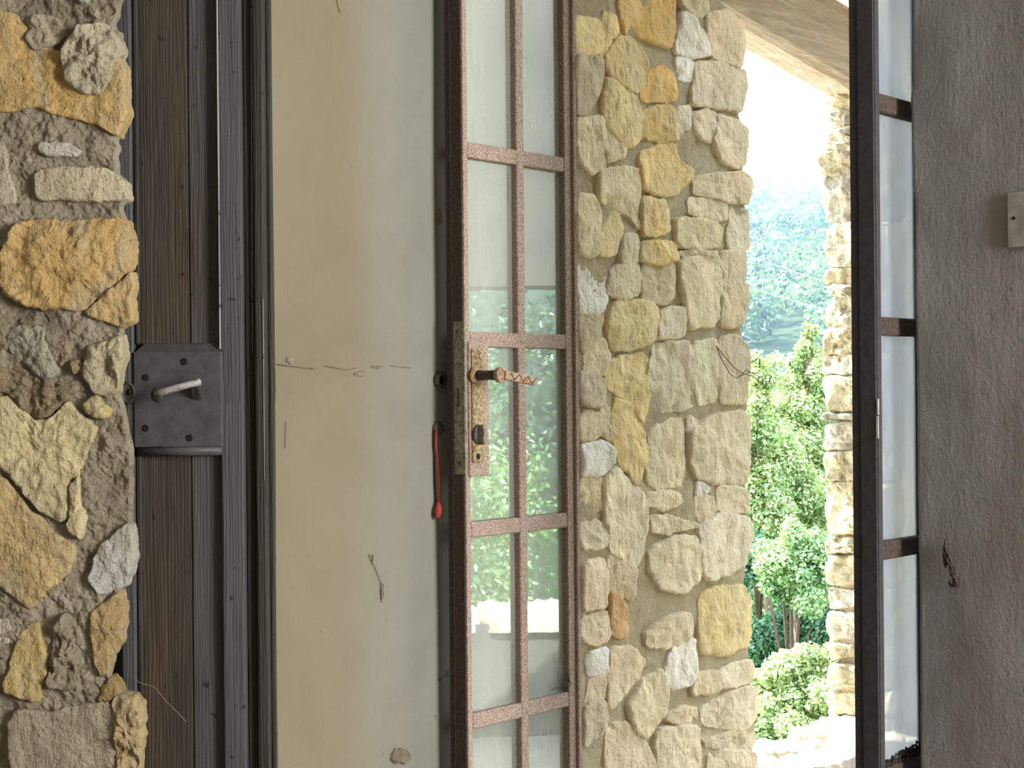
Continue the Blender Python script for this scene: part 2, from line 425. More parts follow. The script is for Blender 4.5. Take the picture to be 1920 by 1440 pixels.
# ------------------------------------------------------------------ room shell
def struct(o): o['kind'] = 'structure'; return o
struct(box('floor', -3.2, 2.7, -3.0, 3.0, -0.1, 0.0, M_ROOMFLOOR))
struct(box('ceiling', -3.2, 2.7, -3.0, 3.3, 3.0, 3.1, M_PLAIN))
struct(box('wall_rear', -3.2, 2.7, -3.1, -3.0, 0, 3.0, M_PLAIN))
struct(box('wall_side', -3.3, -3.2, -3.1, 3.0, 0, 3.0, M_PLAIN))
struct(box('wall_far_left', -3.3, -0.425, 2.83, 2.95, 0, 3.0, M_PLAIN))
wr = struct(box('wall_opening_side', 2.6, 2.7, -3.0, -0.5, 0, 3.0, M_PLAIN))  # the opening left in this wall is made up for the fill lamp
box('wall_piece', 2.6, 2.7, 1.1, 2.2, 0, 3.0, M_PLAIN, wr); box('wall_piece', 2.6, 2.7, -0.5, 1.1, 0, 1.0, M_PLAIN, wr); box('wall_piece', 2.6, 2.7, -0.5, 1.1, 2.7, 3.0, M_PLAIN, wr)

# thick plastered reveal behind the left iron leaf
def grid_face(name, P, s0, s1, t0, t1, ns, ntt, amp, mat, parent=None, seed=0, freq=6):
    off = Vector((seed * 7.1, seed * 3.3, 0)); vs, fs = [], []
    for j in range(ntt + 1):
        for i in range(ns + 1):
            s = s0 + (s1 - s0) * i / ns; t = t0 + (t1 - t0) * j / ntt
            h = noise.noise(Vector((s * freq, t * freq * .5, 0)) + off) * amp
            vs.append(P(s, t, h))
    for j in range(ntt):
        for i in range(ns):
            a = j * (ns + 1) + i; fs.append((a, a + 1, a + ns + 2, a + ns + 1))
    return mk(name, vs, fs, mat, parent, smooth=True)
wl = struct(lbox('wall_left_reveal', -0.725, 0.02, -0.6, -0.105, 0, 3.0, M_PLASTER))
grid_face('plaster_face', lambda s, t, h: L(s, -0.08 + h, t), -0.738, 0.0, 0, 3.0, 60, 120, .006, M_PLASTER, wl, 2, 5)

# ------------------------------------------------------------------ right-hand room wall (grey plaster)
A_R = -0.17; B_R = 0.835
wrt = struct(lbox('wall_right', A_R + .012, 0.2, B_R + .012, 3.4, 0, 3.0, M_PLASTER_R))
vs, fs = [], []
NT, NS = 220, 40
edge = [(-200, 1706), (0, 1707), (150, 1709), (185, 1705), (280, 1707), (345, 1709), (380, 1713), (560, 1714), (900, 1718), (1060, 1720), (1100, 1722), (1440, 1724), (1700, 1727)]
for j in range(NT + 1):
    py = -300 + 2100 * j / NT
    b0, z = onA(interp(edge, py) + noise.noise(Vector((py * .03, 0, 5))) * 1.2, py, A_R)
    row = [(b0 + .002, .06), (b0, .012), (b0 + .0015, .003)] + [(b0 + .004 + (2.2 - b0) * (i / NS) ** 1.6, 0) for i in range(NS + 1)]
    for b_, d_ in row:
        h = noise.noise(Vector((b_ * 9, z * 5, 2))) * .004 + noise.noise(Vector((b_ * 40, z * 16, 4))) * .0012
        vs.append(L(A_R + d_ - (h if d_ < .01 else 0), b_, z))
    n = len(row)
for j in range(NT):
    for i in range(n - 1):
        a = j * n + i; fs.append((a, a + 1, a + n + 1, a + n))
mk('plaster_face', vs, fs, M_PLASTER_R, wrt, smooth=True)

# house wall over the door and beyond (keeps the sun out of the room)
struct(lbox('wall_over_door', 0.0, 0.2, -0.6, 0.9, 2.65, 3.2, M_PORCHPL))

# ------------------------------------------------------------------ porch side wall with its window opening
def PB(s, t, h): return L(s, h, t)                       # s = a, t = z, h along +W
wallA1 = [(-300, 1340), (0, 1349), (35, 1391), (90, 1396), (125, 1388), (140, 1396), (210, 1390), (240, 1397), (320, 1395), (345, 1403), (385, 1398), (400, 1403), (465, 1401),
          (480, 1392), (520, 1398), (555, 1399), (610, 1392), (660, 1404), (755, 1402), (790, 1405), (900, 1400), (1000, 1406), (1060, 1402), (1100, 1397), (1130, 1407), (1235, 1406), (1245, 1413), (1290, 1410), (1300, 1417), (1440, 1414), (1700, 1414)]
wp = struct(lbox('wall_porch', 0.02, 0.56, -0.20, -0.045, 0, 2.4, M_MORTAR))
vs, fs = [], []; NT, NS = 260, 46
for j in range(NT + 1):
    py = -120 + 1750 * j / NT
    a1, z = onB(interp(wallA1, py) - 3, py, -.004)
    row = [(0.0 + (a1 - .004) * i / NS, 0) for i in range(NS + 1)] + [(a1, -.008), (a1 - .004, -.03), (a1 - .02, -.19)]
    for a_, d_ in row:
        h = noise.noise(Vector((a_ * 14, z * 14, 9))) * .006 + noise.noise(Vector((a_ * 45, z * 45, 1))) * .0035 + noise.noise(Vector((a_ * 110, z * 110, 1))) * .0012
        vs.append(L(a_, -.0015 + h + d_, z))
    n = len(row)
for j in range(NT):
    for i in range(n - 1):
        a = j * n + i; fs.append((a + 1, a, a + n, a + n + 1))
mk('mortar', vs, fs, M_MORTAR, wp, smooth=True)

CREAM, PALE, YEL, OCH, ORA, TAN, WHI, GRY = (222, 204, 168), (226, 208, 166), (230, 204, 142), (228, 196, 130), (232, 188, 112), (218, 196, 156), (230, 222, 206), (202, 186, 156)
c1, c2, c3 = (1060, 0, 3), (1060, 480, 3), (1060, 960, 3)
PORCH = [
 (c1, YEL, [(50,90),(200,130),(195,290),(120,305),(50,300)]), (c1, GRY, [(50,315),(200,335),(205,440),(110,640),(60,640)]),
 (c1, YEL, [(205,65),(290,110),(300,190),(225,290),(195,350),(208,180)]), (c1, ORA, [(305,0),(305,-60),(605,-60),(602,150),(585,265),(500,240),(350,190),(305,90)]),
 (c1, OCH, [(300,205),(370,215),(465,350),(430,470),(390,525),(250,430),(215,340)]), (c1, WHI, [(655,70),(720,110),(740,160),(790,240),(795,320),(610,295),(625,190)]),
 (c1, TAN, [(790,90),(900,60),(1000,130),(1000,250),(985,380),(900,345),(810,320),(790,220)]), (c1, TAN, [(640,0),(640,-50),(780,-50),(790,70),(740,95),(650,45)]),
 (c1, ORA, [(470,400),(560,385),(610,430),(620,560),(440,570),(420,530)]), (c1, WHI, [(620,330),(715,345),(705,450),(640,440)]),
 (c1, CREAM, [(725,350),(880,360),(1005,400),(1010,480),(985,635),(900,605),(700,590),(715,470)]), (c1, YEL, [(215,430),(370,535),(410,620),(405,790),(330,830),(210,690)]),
 (c1, PALE, [(60,680),(200,650),(215,780),(215,940),(140,970),(60,880)]), (c1, PALE, [(222,715),(325,800),(325,880),(225,910)]),
 (c1, OCH, [(470,610),(600,600),(610,790),(540,800),(430,770),(420,640)]), (c1, CREAM, [(612,620),(690,600),(700,700),(650,740),(620,800)]),
 (c1, CREAM, [(705,640),(780,620),(838,640),(820,800),(740,760)]), (c1, CREAM, [(845,650),(960,690),(1015,730),(1000,950),(870,900),(828,800)]),
 (c1, PALE, [(190,960),(330,945),(405,960),(410,1290),(320,1180),(180,1130)]), (c1, OCH, [(412,870),(600,800),(620,900),(700,960),(690,1010),(590,1100),(500,1090),(430,1050)]),
 (c1, TAN, [(720,990),(900,980),(990,965),(1030,1010),(1010,1150),(880,1120),(720,1095)]), (c1, PALE, [(60,1100),(160,1110),(185,1190),(180,1430),(60,1430)]),
 (c1, YEL, [(200,1190),(290,1190),(320,1300),(270,1430),(195,1430)]), (c1, OCH, [(420,1120),(560,1140),(580,1310),(420,1330)]),
 (c1, CREAM, [(690,1110),(900,1140),(895,1245),(700,1212)]), (c1, PALE, [(610,1222),(870,1262),(865,1395),(620,1390)]),
 (c1, CREAM, [(930,1170),(1030,1190),(1025,1390),(990,1415),(900,1405)]), (c1, OCH, [(412,1362),(600,1362),(615,1460),(540,1475),(412,1470)]),
 (c1, PALE, [(325,1335),(398,1325),(404,1470),(300,1480)]), (c1, TAN, [(630,1410),(830,1410),(830,1450),(640,1445)]),
 (c2, WHI, [(65,50),(190,60),(235,110),(230,250),(190,330),(75,330)]), (c2, PALE, [(250,70),(400,45),(415,220),(290,238),(240,200)]),
 (c2, TAN, [(420,50),(600,30),(610,230),(550,260),(430,240)]), (c2, PALE, [(625,20),(860,0),(870,180),(840,390),(690,400),(665,280)]),
 (c2, CREAM, [(868,-10),(992,-40),(1003,120),(950,192),(882,168)]), (c2, TAN, [(872,205),(1010,155),(1020,205),(988,385),(862,388)]),
 (c2, GRY, [(70,340),(190,340),(180,450),(80,540)]), (c2, YEL, [(255,270),(420,252),(510,290),(515,380),(480,485),(270,535),(240,420)]),
 (c2, CREAM, [(525,310),(660,290),(665,450),(500,455),(512,390)]), (c2, PALE, [(120,510),(215,470),(238,560),(212,660),(100,650)]),
 (c2, YEL, [(218,595),(455,555),(460,850),(430,945),(330,790),(222,740)]), (c2, CREAM, [(492,500),(690,490),(722,700),(718,850),(500,870),(472,640)]),
 (c2, PALE, [(712,490),(850,480),(850,815),(732,838)]), (c2, CREAM, [(862,470),(950,450),(1030,520),(1025,660),(1000,825),(862,818)]),
 (c2, GRY, [(80,650),(200,690),(213,740),(198,850),(75,820)]), (c2, CREAM, [(205,790),(250,830),(245,1040),(202,1000)]),
 (c2, OCH, [(285,800),(380,860),(440,1010),(450,1110),(390,1290),(290,1150),(257,1000),(262,870)]), (c2, TAN, [(75,890),(195,890),(200,1000),(80,1050)]),
 (c2, WHI, [(80,1060),(200,1042),(278,1100),(268,1170),(190,1230),(90,1230)]), (c2, PALE, [(470,990),(640,910),(660,980),(650,1290),(520,1310),(450,1260)]),
 (c2, TAN, [(690,995),(800,910),(1000,872),(1040,950),(1030,1100),(1010,1285),(740,1258),(700,1180)]), (c2, CREAM, [(690,910),(742,930),(735,985),(680,980)]),
 (c2, PALE, [(205,1280),(275,1185),(440,1370),(453,1500),(400,1745),(242,1650),(215,1400)]), (c2, CREAM, [(460,1330),(620,1330),(650,1380),(600,1418),(450,1410)]),
 (c2, WHI, [(740,1270),(800,1310),(770,1350),(730,1340)]), (c2, CREAM, [(730,1355),(830,1362),(835,1470),(740,1480)]), (c2, CREAM, [(850,1295),(1020,1312),(1025,1440),(850,1430)]),
 (c2, TAN, [(80,1262),(198,1240),(208,1420),(80,1430)]),
 (c3, CREAM, [(80,70),(200,60),(240,90),(215,200),(85,205)]), (c3, CREAM, [(90,285),(210,275),(230,400),(215,530),(90,550)]),
 (c3, TAN, [(240,250),(330,285),(390,325),(370,490),(290,460),(225,420)]), (c3, CREAM, [(470,10),(730,60),(725,90),(480,125)]),
 (c3, CREAM, [(752,70),(900,15),(1030,30),(1040,180),(1000,300),(820,380),(760,340),(742,200)]), (c3, PALE, [(465,205),(600,150),(730,130),(745,380),(640,450),(530,430),(465,330)]),
 (c3, CREAM, [(90,590),(240,562),(240,730),(95,720)]), (c3, (222,176,116), [(245,480),(290,465),(340,590),(330,700),(250,690)]),
 (c3, YEL, [(750,470),(860,420),(1000,422),(1040,500),(1030,740),(900,798),(750,790)]), (c3, CREAM, [(440,680),(560,600),(690,560),(710,690),(600,760),(450,760)]),
 (c3, WHI, [(718,705),(715,900),(690,965),(590,980),(560,930),(580,800)]), (c3, WHI, [(120,810),(230,765),(235,890),(130,910)]),
 (c3, TAN, [(242,770),(380,780),(440,850),(380,960),(235,1120)]), (c3, CREAM, [(130,960),(220,915),(230,1040),(110,1080)]),
 (c3, PALE, [(530,885),(560,1010),(555,1110),(450,1255),(390,1230),(345,1090),(450,945)]), (c3, TAN, [(722,912),(855,893),(862,1000),(700,1030)]),
 (c3, CREAM, [(863,888),(1030,832),(1060,870),(1050,955),(870,988)]), (c3, CREAM, [(870,1042),(1040,982),(1075,1012),(1060,1160),(1010,1218),(760,1198),(752,1100)]),
 (c3, CREAM, [(580,1120),(730,1092),(740,1180),(630,1190),(560,1170)]), (c3, TAN, [(240,1200),(340,1182),(440,1290),(500,1440),(500,1520),(220,1520)]),
 (c3, TAN, [(505,1225),(740,1205),(745,1360),(720,1520),(515,1520)]), (c3, CREAM, [(760,1262),(840,1262),(1050,1205),(1060,1300),(1020,1340),(800,1328)]),
 (c3, CREAM, [(800,1345),(1060,1345),(1060,1520),(790,1520)]), (c3, GRY, [(100,1110),(225,1062),(220,1210),(110,1320)]),
]
for i, ((ox, oy, k), col, pts) in enumerate(PORCH):
    poly = [onB(px, py, 0.0) for px, py in cr(ox, oy, k, pts)]
    rnd = random.Random(i); dj = rnd.uniform(-9, 7); wj = rnd.uniform(-4, 4); col = (col[0] + dj + wj, col[1] + dj, col[2] + dj - wj)
    stone(poly, PB, .0055 + rnd.uniform(-.002, .005), col, wp, M_STONE, i, step=.005, amp=.005, inset=.007, tilt=.04, base=-.03, grow=.0075)
# courses continuing above and below the frame
for i, (zz, hh) in enumerate([(.36, .11), (.24, .11), (.12, .11), (.02, .1)]):
    a = .01 + .05 * (i % 2)
    while a < .52:
        w = random.uniform(.1, .17)
        stone([(a, zz), (a + w, zz + random.uniform(-.01, .01)), (a + w, zz + hh), (a, zz + hh + random.uniform(-.01, .01))], PB, .012, CREAM, wp, M_STONE, 500 + i * 10 + int(a * 50), step=.012)
        a += w + .015

# far jamb of the opening (stone faces turned towards the room) and the wall that carries on behind it
A_J = 1.33
jam = struct(lbox('wall_porch_beyond', A_J + .01, 3.6, -0.17, -0.012, 0, 2.6, M_PORCHPL))
lbox('mortar', A_J, A_J + .03, -0.165, -0.01, 0.3, 2.25, M_MORTAR, jam, .004)
def PJ(s, t, h): return L(A_J - h, s, t)
courses = [(172, 212), (214, 243), (245, 282), (285, 330), (332, 416), (419, 500), (502, 534), (536, 557), (559, 612), (615, 664), (666, 702), (704, 772), (774, 790), (792, 845), (848, 902), (905, 1002),
           (1005, 1036), (1039, 1098), (1100, 1143), (1146, 1202), (1205, 1238), (1241, 1290), (1292, 1340), (1342, 1380)]
ledge = [(172, 1545), (200, 1548), (214, 1555), (243, 1560), (247, 1543), (280, 1546), (290, 1552), (330, 1545), (345, 1548), (410, 1550), (420, 1556), (500, 1552), (536, 1546), (557, 1565), (580, 1563), (620, 1547), (660, 1550),
         (704, 1543), (740, 1541), (775, 1552), (800, 1555), (850, 1549), (905, 1552), (1000, 1556), (1040, 1553), (1140, 1556), (1205, 1560), (1241, 1562), (1290, 1556), (1340, 1556), (1380, 1562)]
JC = [(162, 152, 118), (154, 146, 114), (170, 162, 134), (166, 152, 112), (152, 146, 126), (174, 166, 144)]
for i, (y0, y1) in enumerate(courses):
    rnd = random.Random(900 + i); cuts = [0]
    if y1 - y0 < 60 and rnd.random() < .75: cuts += [rnd.choice([.38, .5, .62])]
    cuts += [1]
    for q in range(len(cuts) - 1):
        f0, f1 = cuts[q], cuts[q + 1]; P4 = []
        for f, yy in ((f0, y0), (f1, y0), (f1, y1), (f0, y1)):
            e = interp(ledge, yy); P4.append(onA(e + (1686 - e) * f + (1.0 if f == f0 else -1.0), yy + rnd.uniform(-2, 2), A_J))
        xs = [P4[0], ((P4[0][0] + P4[1][0]) / 2, P4[0][1] + rnd.uniform(-.004, .006)), P4[1], P4[2], ((P4[2][0] + P4[3][0]) / 2, P4[2][1] - rnd.uniform(-.004, .006)), P4[3]]
        if q == 0: xs.insert(0, ((P4[3][0] + P4[0][0]) / 2 - rnd.uniform(0.0, .012), (P4[0][1] + P4[3][1]) / 2 + rnd.uniform(-.01, .01)))
        stone(xs, PJ, .014 + rnd.uniform(-.006, .014), rnd.choice(JC), jam, M_STONE, 900 + i * 3 + q, step=.007, amp=.012, inset=.012, tilt=.3, base=-.03, grow=.002)

# ------------------------------------------------------------------ sunlit stone sill of the opening
ZS = ZC - 0.90
sill = struct(lbox('window_sill', 0.5, 3.0, -0.18, 0.085, 0.0, ZS - .03, M_PORCHPL))
def PS(s, t, h): return L(s, t, ZS - .024 + h)
SILL = [[(.52, -.19), (.80, -.20), (.84, -.05), (.70, -.02), (.52, -.04)], [(.81, -.20), (1.08, -.19), (1.10, -.08), (.96, -.03), (.85, -.06)], [(1.09, -.19), (1.34, -.20), (1.34, -.06), (1.20, -.02), (1.11, -.09)],
        [(.52, -.035), (.70, -.012), (.74, .09), (.52, .10)], [(.71, -.012), (.85, -.048), (.97, -.02), (.99, .095), (.75, .09)], [(.98, -.022), (1.10, -.07), (1.20, -.01), (1.22, .10), (1.0, .095)],
        [(1.21, -.01), (1.34, -.05), (1.40, .0), (1.50, .095), (1.23, .10)], [(1.41, .003), (1.80, .003), (1.82, .10), (1.51, .098)], [(1.81, .003), (2.3, .003), (2.3, .10), (1.83, .10)]]
for i, p in enumerate(SILL):
    stone(p, PS, .022 + .006 * (i % 3), [(172, 164, 148), (160, 152, 136), (180, 173, 158)][i % 3], sill, M_STONE, 1200 + i, step=.01, amp=.010, inset=.008, tilt=.05, base=-.03, grow=.004, name='sill_stone')

# ------------------------------------------------------------------ lintel beam over the opening, porch roof
def soff(a): return ZC + .868 - .16 * (a - .882)
bmv = NB('beam_grain'); 
v = bmv.coord(); mp = bmv.n('ShaderNodeMapping'); mp.inputs['Rotation'].default_value = (0, 0, -math.atan2(U.y, U.x)); bmv.l(v, mp.inputs[0])
mp2 = bmv.n('ShaderNodeMapping'); mp2.inputs['Scale'].default_value = (.07, 1, 1); bmv.l(mp.outputs[0], mp2.inputs[0])
n1 = bmv.noise(mp2.outputs[0], 60, 5, .65, 1.0); n2 = bmv.noise(v, 8, 5, .6, .5); n3 = bmv.noise(mp2.outputs[0], 190, 4, .7)
cc = bmv.ramp(n1, [(.3, lin((150, 136, 114))), (.5, lin((182, 167, 142))), (.7, lin((206, 194, 174)))])
cc = bmv.mix(bmv.ramp(n2, [(.4, GR0), (.65, g(.6))]), cc, lin((188, 163, 132)))
cc = bmv.mix(bmv.ramp(n3, [(.3, g(.5)), (.42, GR0)]), cc, lin((140, 122, 100)))
bmv.bsdf(cc, .85, bmv.bump(bmv.math('ADD', n1, n3), .9, .008), spec=.15)
M_BEAM = bmv.m
vs, fs = [], []; NA = 40
for i in range(NA + 1):
    a = .42 + 1.3 * i / NA; s0 = soff(a); wob = noise.noise(Vector((a * 6, 0, 0))) * .008
    prof = [(-.190, s0 + .012 + wob), (-.178, s0 + wob * .6), (-.095, s0 - .004 + wob * .4), (-.072, s0 + .012 + wob * .4), (-.066, s0 + .05), (-.066, s0 + .185), (-.075, s0 + .198), (-.190, s0 + .2)]
    for b_, z_ in prof: vs.append(L(a, b_ + noise.noise(Vector((a * 9, b_ * 20, z_ * 20))) * .004, z_ + noise.noise(Vector((a * 9, b_ * 20, z_ * 20 + 7))) * .004))
for i in range(NA):
    for k in range(8): fs.append((i * 8 + k, (i + 1) * 8 + k, (i + 1) * 8 + (k + 1) % 8, i * 8 + (k + 1) % 8))
fs.append(tuple(range(8))); fs.append(tuple(NA * 8 + k for k in reversed(range(8))))
bm_o = mk('lintel_beam', vs, fs, M_BEAM, smooth=False)
tag(bm_o, 'rough weathered timber beam spanning the top of the stone wall opening', 'beam')

roof = struct(bpy.data.objects.new('ceiling_porch', None)); COL.objects.link(roof)
for i in range(3):
    b0 = -.19 + i * .15
    p = [L(a, b, (2.64 if a < 1 else 2.44) + dz) for dz in (0, .03) for a, b in ((.15, b0), (3.6, b0), (3.6, b0 + .145), (.15, b0 + .145))]
    fin('board', hexa(p, .003), M_BEAM, roof)

# terrace floor, far parapet
struct(lbox('floor_porch', 0.0, 4.2, -0.0, 4.4, -0.12, 0.0, M_FLOOR))
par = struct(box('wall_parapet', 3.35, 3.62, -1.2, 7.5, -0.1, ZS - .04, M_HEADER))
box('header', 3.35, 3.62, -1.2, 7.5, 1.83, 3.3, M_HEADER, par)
y = -1.2
i = 0
while y < 7.3:
    w = random.uniform(.28, .46)
    stone([(3.33, y), (3.64, y + random.uniform(-.01, .01)), (3.64, y + w), (3.33, y + w + random.uniform(-.01, .01))], lambda s, t, h: Vector((s, t, ZS - .045 + h)), .05 + random.uniform(-.015, .02), (214, 206, 186), par, M_STONE, 1400 + i, step=.03, amp=.016, inset=.015, tilt=.08, base=-.03, name='coping_stone')
    y += w + .012; i += 1

# ------------------------------------------------------------------ left stone pillar
YP = 2.62
K = 1061 / 280
pa, pb, pc, pd = (0, 0, K), (0, 360, K), (0, 720, K), (0, 1060, K)
EDG = []
for oy, tab in ((0, [(0, 880), (80, 850), (160, 825), (210, 835), (230, 875), (430, 870), (700, 905), (880, 890), (1010, 840), (1240, 855), (1290, 905), (1380, 915)]),
       (360, [(110, 880), (200, 890), (280, 930), (560, 920), (640, 945), (920, 930), (950, 880), (1120, 880), (1350, 860)]),
       (720, [(20, 840), (140, 880), (300, 920), (480, 950), (700, 955), (960, 940), (1000, 930), (1140, 945), (1280, 935)]),
       (1060, [(10, 943), (60, 940), (170, 880), (420, 870), (640, 800), (800, 800), (900, 880), (930, 960), (1000, 1005), (1440, 990)])):
    EDG += [(oy + y / K, x / K) for y, x in tab]
pil = struct(box('wall_left', -1.6, -0.74, YP + .03, 2.82, 0, 3.0, M_PMORTAR))
vs, fs = [], []; NT, NS = 560, 130
for j in range(NT + 1):
    py = -40 + 1520 * j / NT
    py = -500 if j == 0 else (2100 if j == NT else py)
    x1 = onY(interp(EDG, py) - 2, py, YP).x; z = onY(120, py, YP).z
    x1 += noise.noise(Vector((z * 60, 0, 3))) * .004
    x0 = -1.25
    row = [(x0, 0), (-1.0, 0)] + [(-.88 + (x1 - .006 + .88) * i / NS, 0) for i in range(NS + 1)] + [(x1, .008), (x1 - .002, .02), (x1 - .02, .05), (x1 - .05, .075)]
    for x_, d_ in row:
        q = Vector((x_, z, 0))
        h = noise.noise(q * 9) * .007 + noise.noise(q * 28 + Vector((4, 0, 0))) * .009 + noise.noise(q * 70) * .006 + noise.noise(q * 160) * .0035 + noise.noise(q * 330) * .0018
        vs.append(Vector((x_, YP + .001 - h * .8 + d_, z)))
    n = len(row)
for j in range(NT):
    for i in range(n - 1):
        a = j * n + i; fs.append((a, a + n, a + n + 1, a + 1))
mk('mortar', vs, fs, M_PMORTAR, pil, smooth=True)
def PP(s, t, h): return Vector((s, YP - h, t))
PSTONES = [  # crop frame, colour, outline, height, relief
 (pa, (206, 170, 102), [(-60,75),(150,120),(300,330),(600,420),(872,420),(905,720),(890,850),(820,968),(680,880),(480,830),(250,765),(120,795),(-60,800)], .016, .004),
 (pa, (166, 156, 132), [(150,140),(300,120),(420,150),(480,260),(380,330),(230,345),(165,230)], .026, .010),
 (pa, (186, 176, 150), [(450,390),(500,270),(600,185),(740,180),(830,240),(862,340),(820,500),(740,650),(680,680),(560,650),(470,620)], .036, .013),
 (pa, (158, 166, 138), [(560,-30),(640,-30),(635,42),(570,40)], .02, .004), (pa, (160, 154, 124), [(640,45),(700,90),(690,125),(640,110)], .018, .004),
 (pa, (200, 194, 182), [(290,1012),(480,1022),(570,1070),(550,1122),(300,1110),(275,1060)], .02, .003),
 (pa, (202, 190, 158), [(250,1215),(430,1192),(700,1192),(800,1212),(900,1295),(917,1430),(600,1428),(262,1425)], .018, .002),
 (pa, (188, 176, 152), [(-60,1010),(48,1040),(68,1230),(125,1440),(-60,1450)], .014, .003),
 (pb, (204, 168, 104), [(120,230),(230,192),(600,200),(880,192),(930,290),(922,560),(760,700),(580,850),(300,828),(150,780),(10,708),(20,380)], .020, .007),
 (pb, (198, 166, 108), [(926,580),(946,650),(930,898),(870,943),(760,918),(640,880),(600,852),(770,712)], .018, .006),
 (pb, (152, 152, 134), [(80,960),(310,950),(340,1100),(440,1280),(330,1330),(250,1270),(100,1170),(60,1060)], .016, .008),
 (pb, (140, 128, 98), [(370,1080),(520,1050),(500,1150),(440,1250),(380,1180)], .012, .006), (pb, (150, 130, 86), [(490,1190),(570,1180),(590,1260),(520,1300)], .012, .006),
 (pb, (182, 170, 134), [(610,1090),(740,1075),(860,1010),(880,1080),(848,1300),(826,1430),(700,1440),(600,1300)], .014, .009),
 (pc, (142, 126, 98), [(-60,-120),(250,-100),(420,-20),(560,20),(490,110),(380,205),(270,250),(160,165),(60,65),(-60,50)], .022, .011),
 (pc, (200, 184, 138), [(-60,80),(60,92),(160,182),(270,268),(370,232),(480,137),(560,200),(640,260),(690,330),(640,470),(570,650),(505,690),(500,930),(430,985),(300,900),(150,750),(80,640),(-60,500)], .020, .006),
 (pc, (216, 202, 158), [(503,690),(575,655),(577,830),(622,960),(610,1050),(580,1115),(520,1060),(485,1000),(512,940)], .030, .003),
 (pc, (196, 170, 118), [(-60,600),(60,690),(150,790),(260,930),(370,1030),(530,1150),(500,1340),(370,1430),(210,1600),(80,1490),(-60,1380)], .016, .004),
 (pc, (204, 184, 122), [(600,150),(690,80),(740,130),(800,180),(790,240),(730,250),(620,210)], .018, .005),
 (pc, (182, 182, 172), [(690,1170),(790,1090),(920,982),(942,1130),(935,1340),(880,1440),(700,1498),(630,1390)], .018, .004),
 (pd, (200, 174, 108), [(150,500),(240,400),(290,410),(300,560),(330,680),(310,860),(280,968),(150,948),(20,900),(30,830)], .014, .003),
 (pd, (150, 140, 116), [(385,440),(460,340),(540,400),(560,640),(530,890),(400,870),(335,860),(370,640)], .018, .016),
 (pd, (178, 152, 104), [(650,330),(860,175),(872,300),(860,470),(800,640),(770,790),(705,800),(640,500)], .014, .005),
 (pd, (164, 152, 130), [(100,1020),(330,1042),(480,1000),(800,965),(820,1100),(850,1490),(100,1490),(60,1250),(70,1100)], .018, .003),
 (pd, (180, 154, 106), [(806,962),(860,925),(960,932),(1006,1000),(1002,1080),(990,1490),(856,1490),(825,1150)], .020, .012),
 (pd, (158, 130, 76), [(720,862),(790,812),(870,900),(800,950),(705,958)], .016, .005), (pd, (186, 180, 160), [(-60,400),(60,380),(100,450),(60,560),(-60,620)], .012, .008),
]
for i, ((ox, oy, k), col, pts, H, amp) in enumerate(PSTONES):
    poly = [(lambda v: (v.x, v.z))(onY(px, py, YP)) for px, py in cr(ox, oy, k, pts)]
    stone(poly, PP, H * .55, col, pil, M_PILLAR, 2000 + i, step=.0038, amp=amp * 1.3, inset=.006, tilt=.05, base=-.03, grow=.002)

# ------------------------------------------------------------------ dark panelled wooden door leaf
YD = 2.70; T = .036
wd = empty('panelled_wooden_door', (onY(340, 720, YD).x, YD, 0.02), 'dark grey weathered panelled wooden door leaf standing open behind the stone pillar', 'door')
X = lambda px: onY(px, 735, YD).x
Z = lambda py: onY(340, py, YD).z
ZT, ZB = 2.72, 0.02
box('stile', X(224), X(251), YD, YD + T, ZB, ZT, M_WPAINT, wd, .003, 2)
box('stile', X(415), X(456), YD - .002, YD + T, ZB, ZT, M_WPAINT, wd, .003, 2)
box('worn_edge', X(413.4), X(415.6), YD - .0045, YD + .01, Z(655), ZT, M_WARRIS, wd)['label'] = 'pale worn paint line along the stile edge'
rail = box('lock_rail', X(251.5), X(417.5), YD - .004, YD + T, Z(838), Z(659), M_WPLATE, wd, .002, 2)
for nm, y0, y1 in (('upper_panel', None, 645), ('lower_panel', 852, None)):
    z0 = ZB + .05 if y1 is None else Z(y1); z1 = ZT - .05 if y0 is None else Z(y0)
    box('panel_board', X(250), X(354), YD + .017, YD + .03, z0, z1, M_WBROWN, wd, .0015)
    box('panel_board', X(355), X(416), YD + .015, YD + .03, z0, z1, M_WPANEL, wd, .0015)
    box('panel_shade_strip', X(251), X(262), YD + .006, YD + .03, z0, z1, M_WFRAME, wd, .003)  # added dark strip standing in for shade along the panel's left side
for k in (0, 1):
    box('end_rail', X(251), X(415), YD, YD + T, (ZB, ZT - .06)[k], (ZB + .06, ZT)[k], M_WPAINT, wd, .003)
def wedge(name, pts, mat): return fin(name, hexa(pts, .0015, 1), mat, wd)
zt0, zt1 = Z(660), Z(643)
wedge('sloped_moulding', [Vector((X(253), YD - .004, zt0)), Vector((X(416), YD - .004, zt0)), Vector((X(416), YD + .02, zt0)), Vector((X(253), YD + .02, zt0)),
                          Vector((X(268), YD + .012, zt1)), Vector((X(416), YD + .012, zt1)), Vector((X(416), YD + .02, zt1)), Vector((X(268), YD + .02, zt1))], M_WPLATE)
tube('round_moulding', [(X(257), YD + .004, Z(846)), (X(416), YD + .004, Z(845))], .0085, M_WPLATE, wd, 12)
for px, py in ((345, 678), (273, 708), (273, 803), (355, 821)):
    disc('screw_hole', onY(px, py, YD - .0045), (0, -1, 0), .005, .0012, M_HOLE, rail, 12, [(1.25, 0), (1, 1), (.5, .6), (.001, .3)])
esc = disc('keyhole_escutcheon', onY(241.5, 737, YD - .0005), (0, -1, 0), .0125, .006, M_DKMETAL, wd, 24, [(1.0, 0), (1, .6), (.88, 1), (.7, 1), (.66, .6), (.5, .6), (.001, .7)], 1.5)
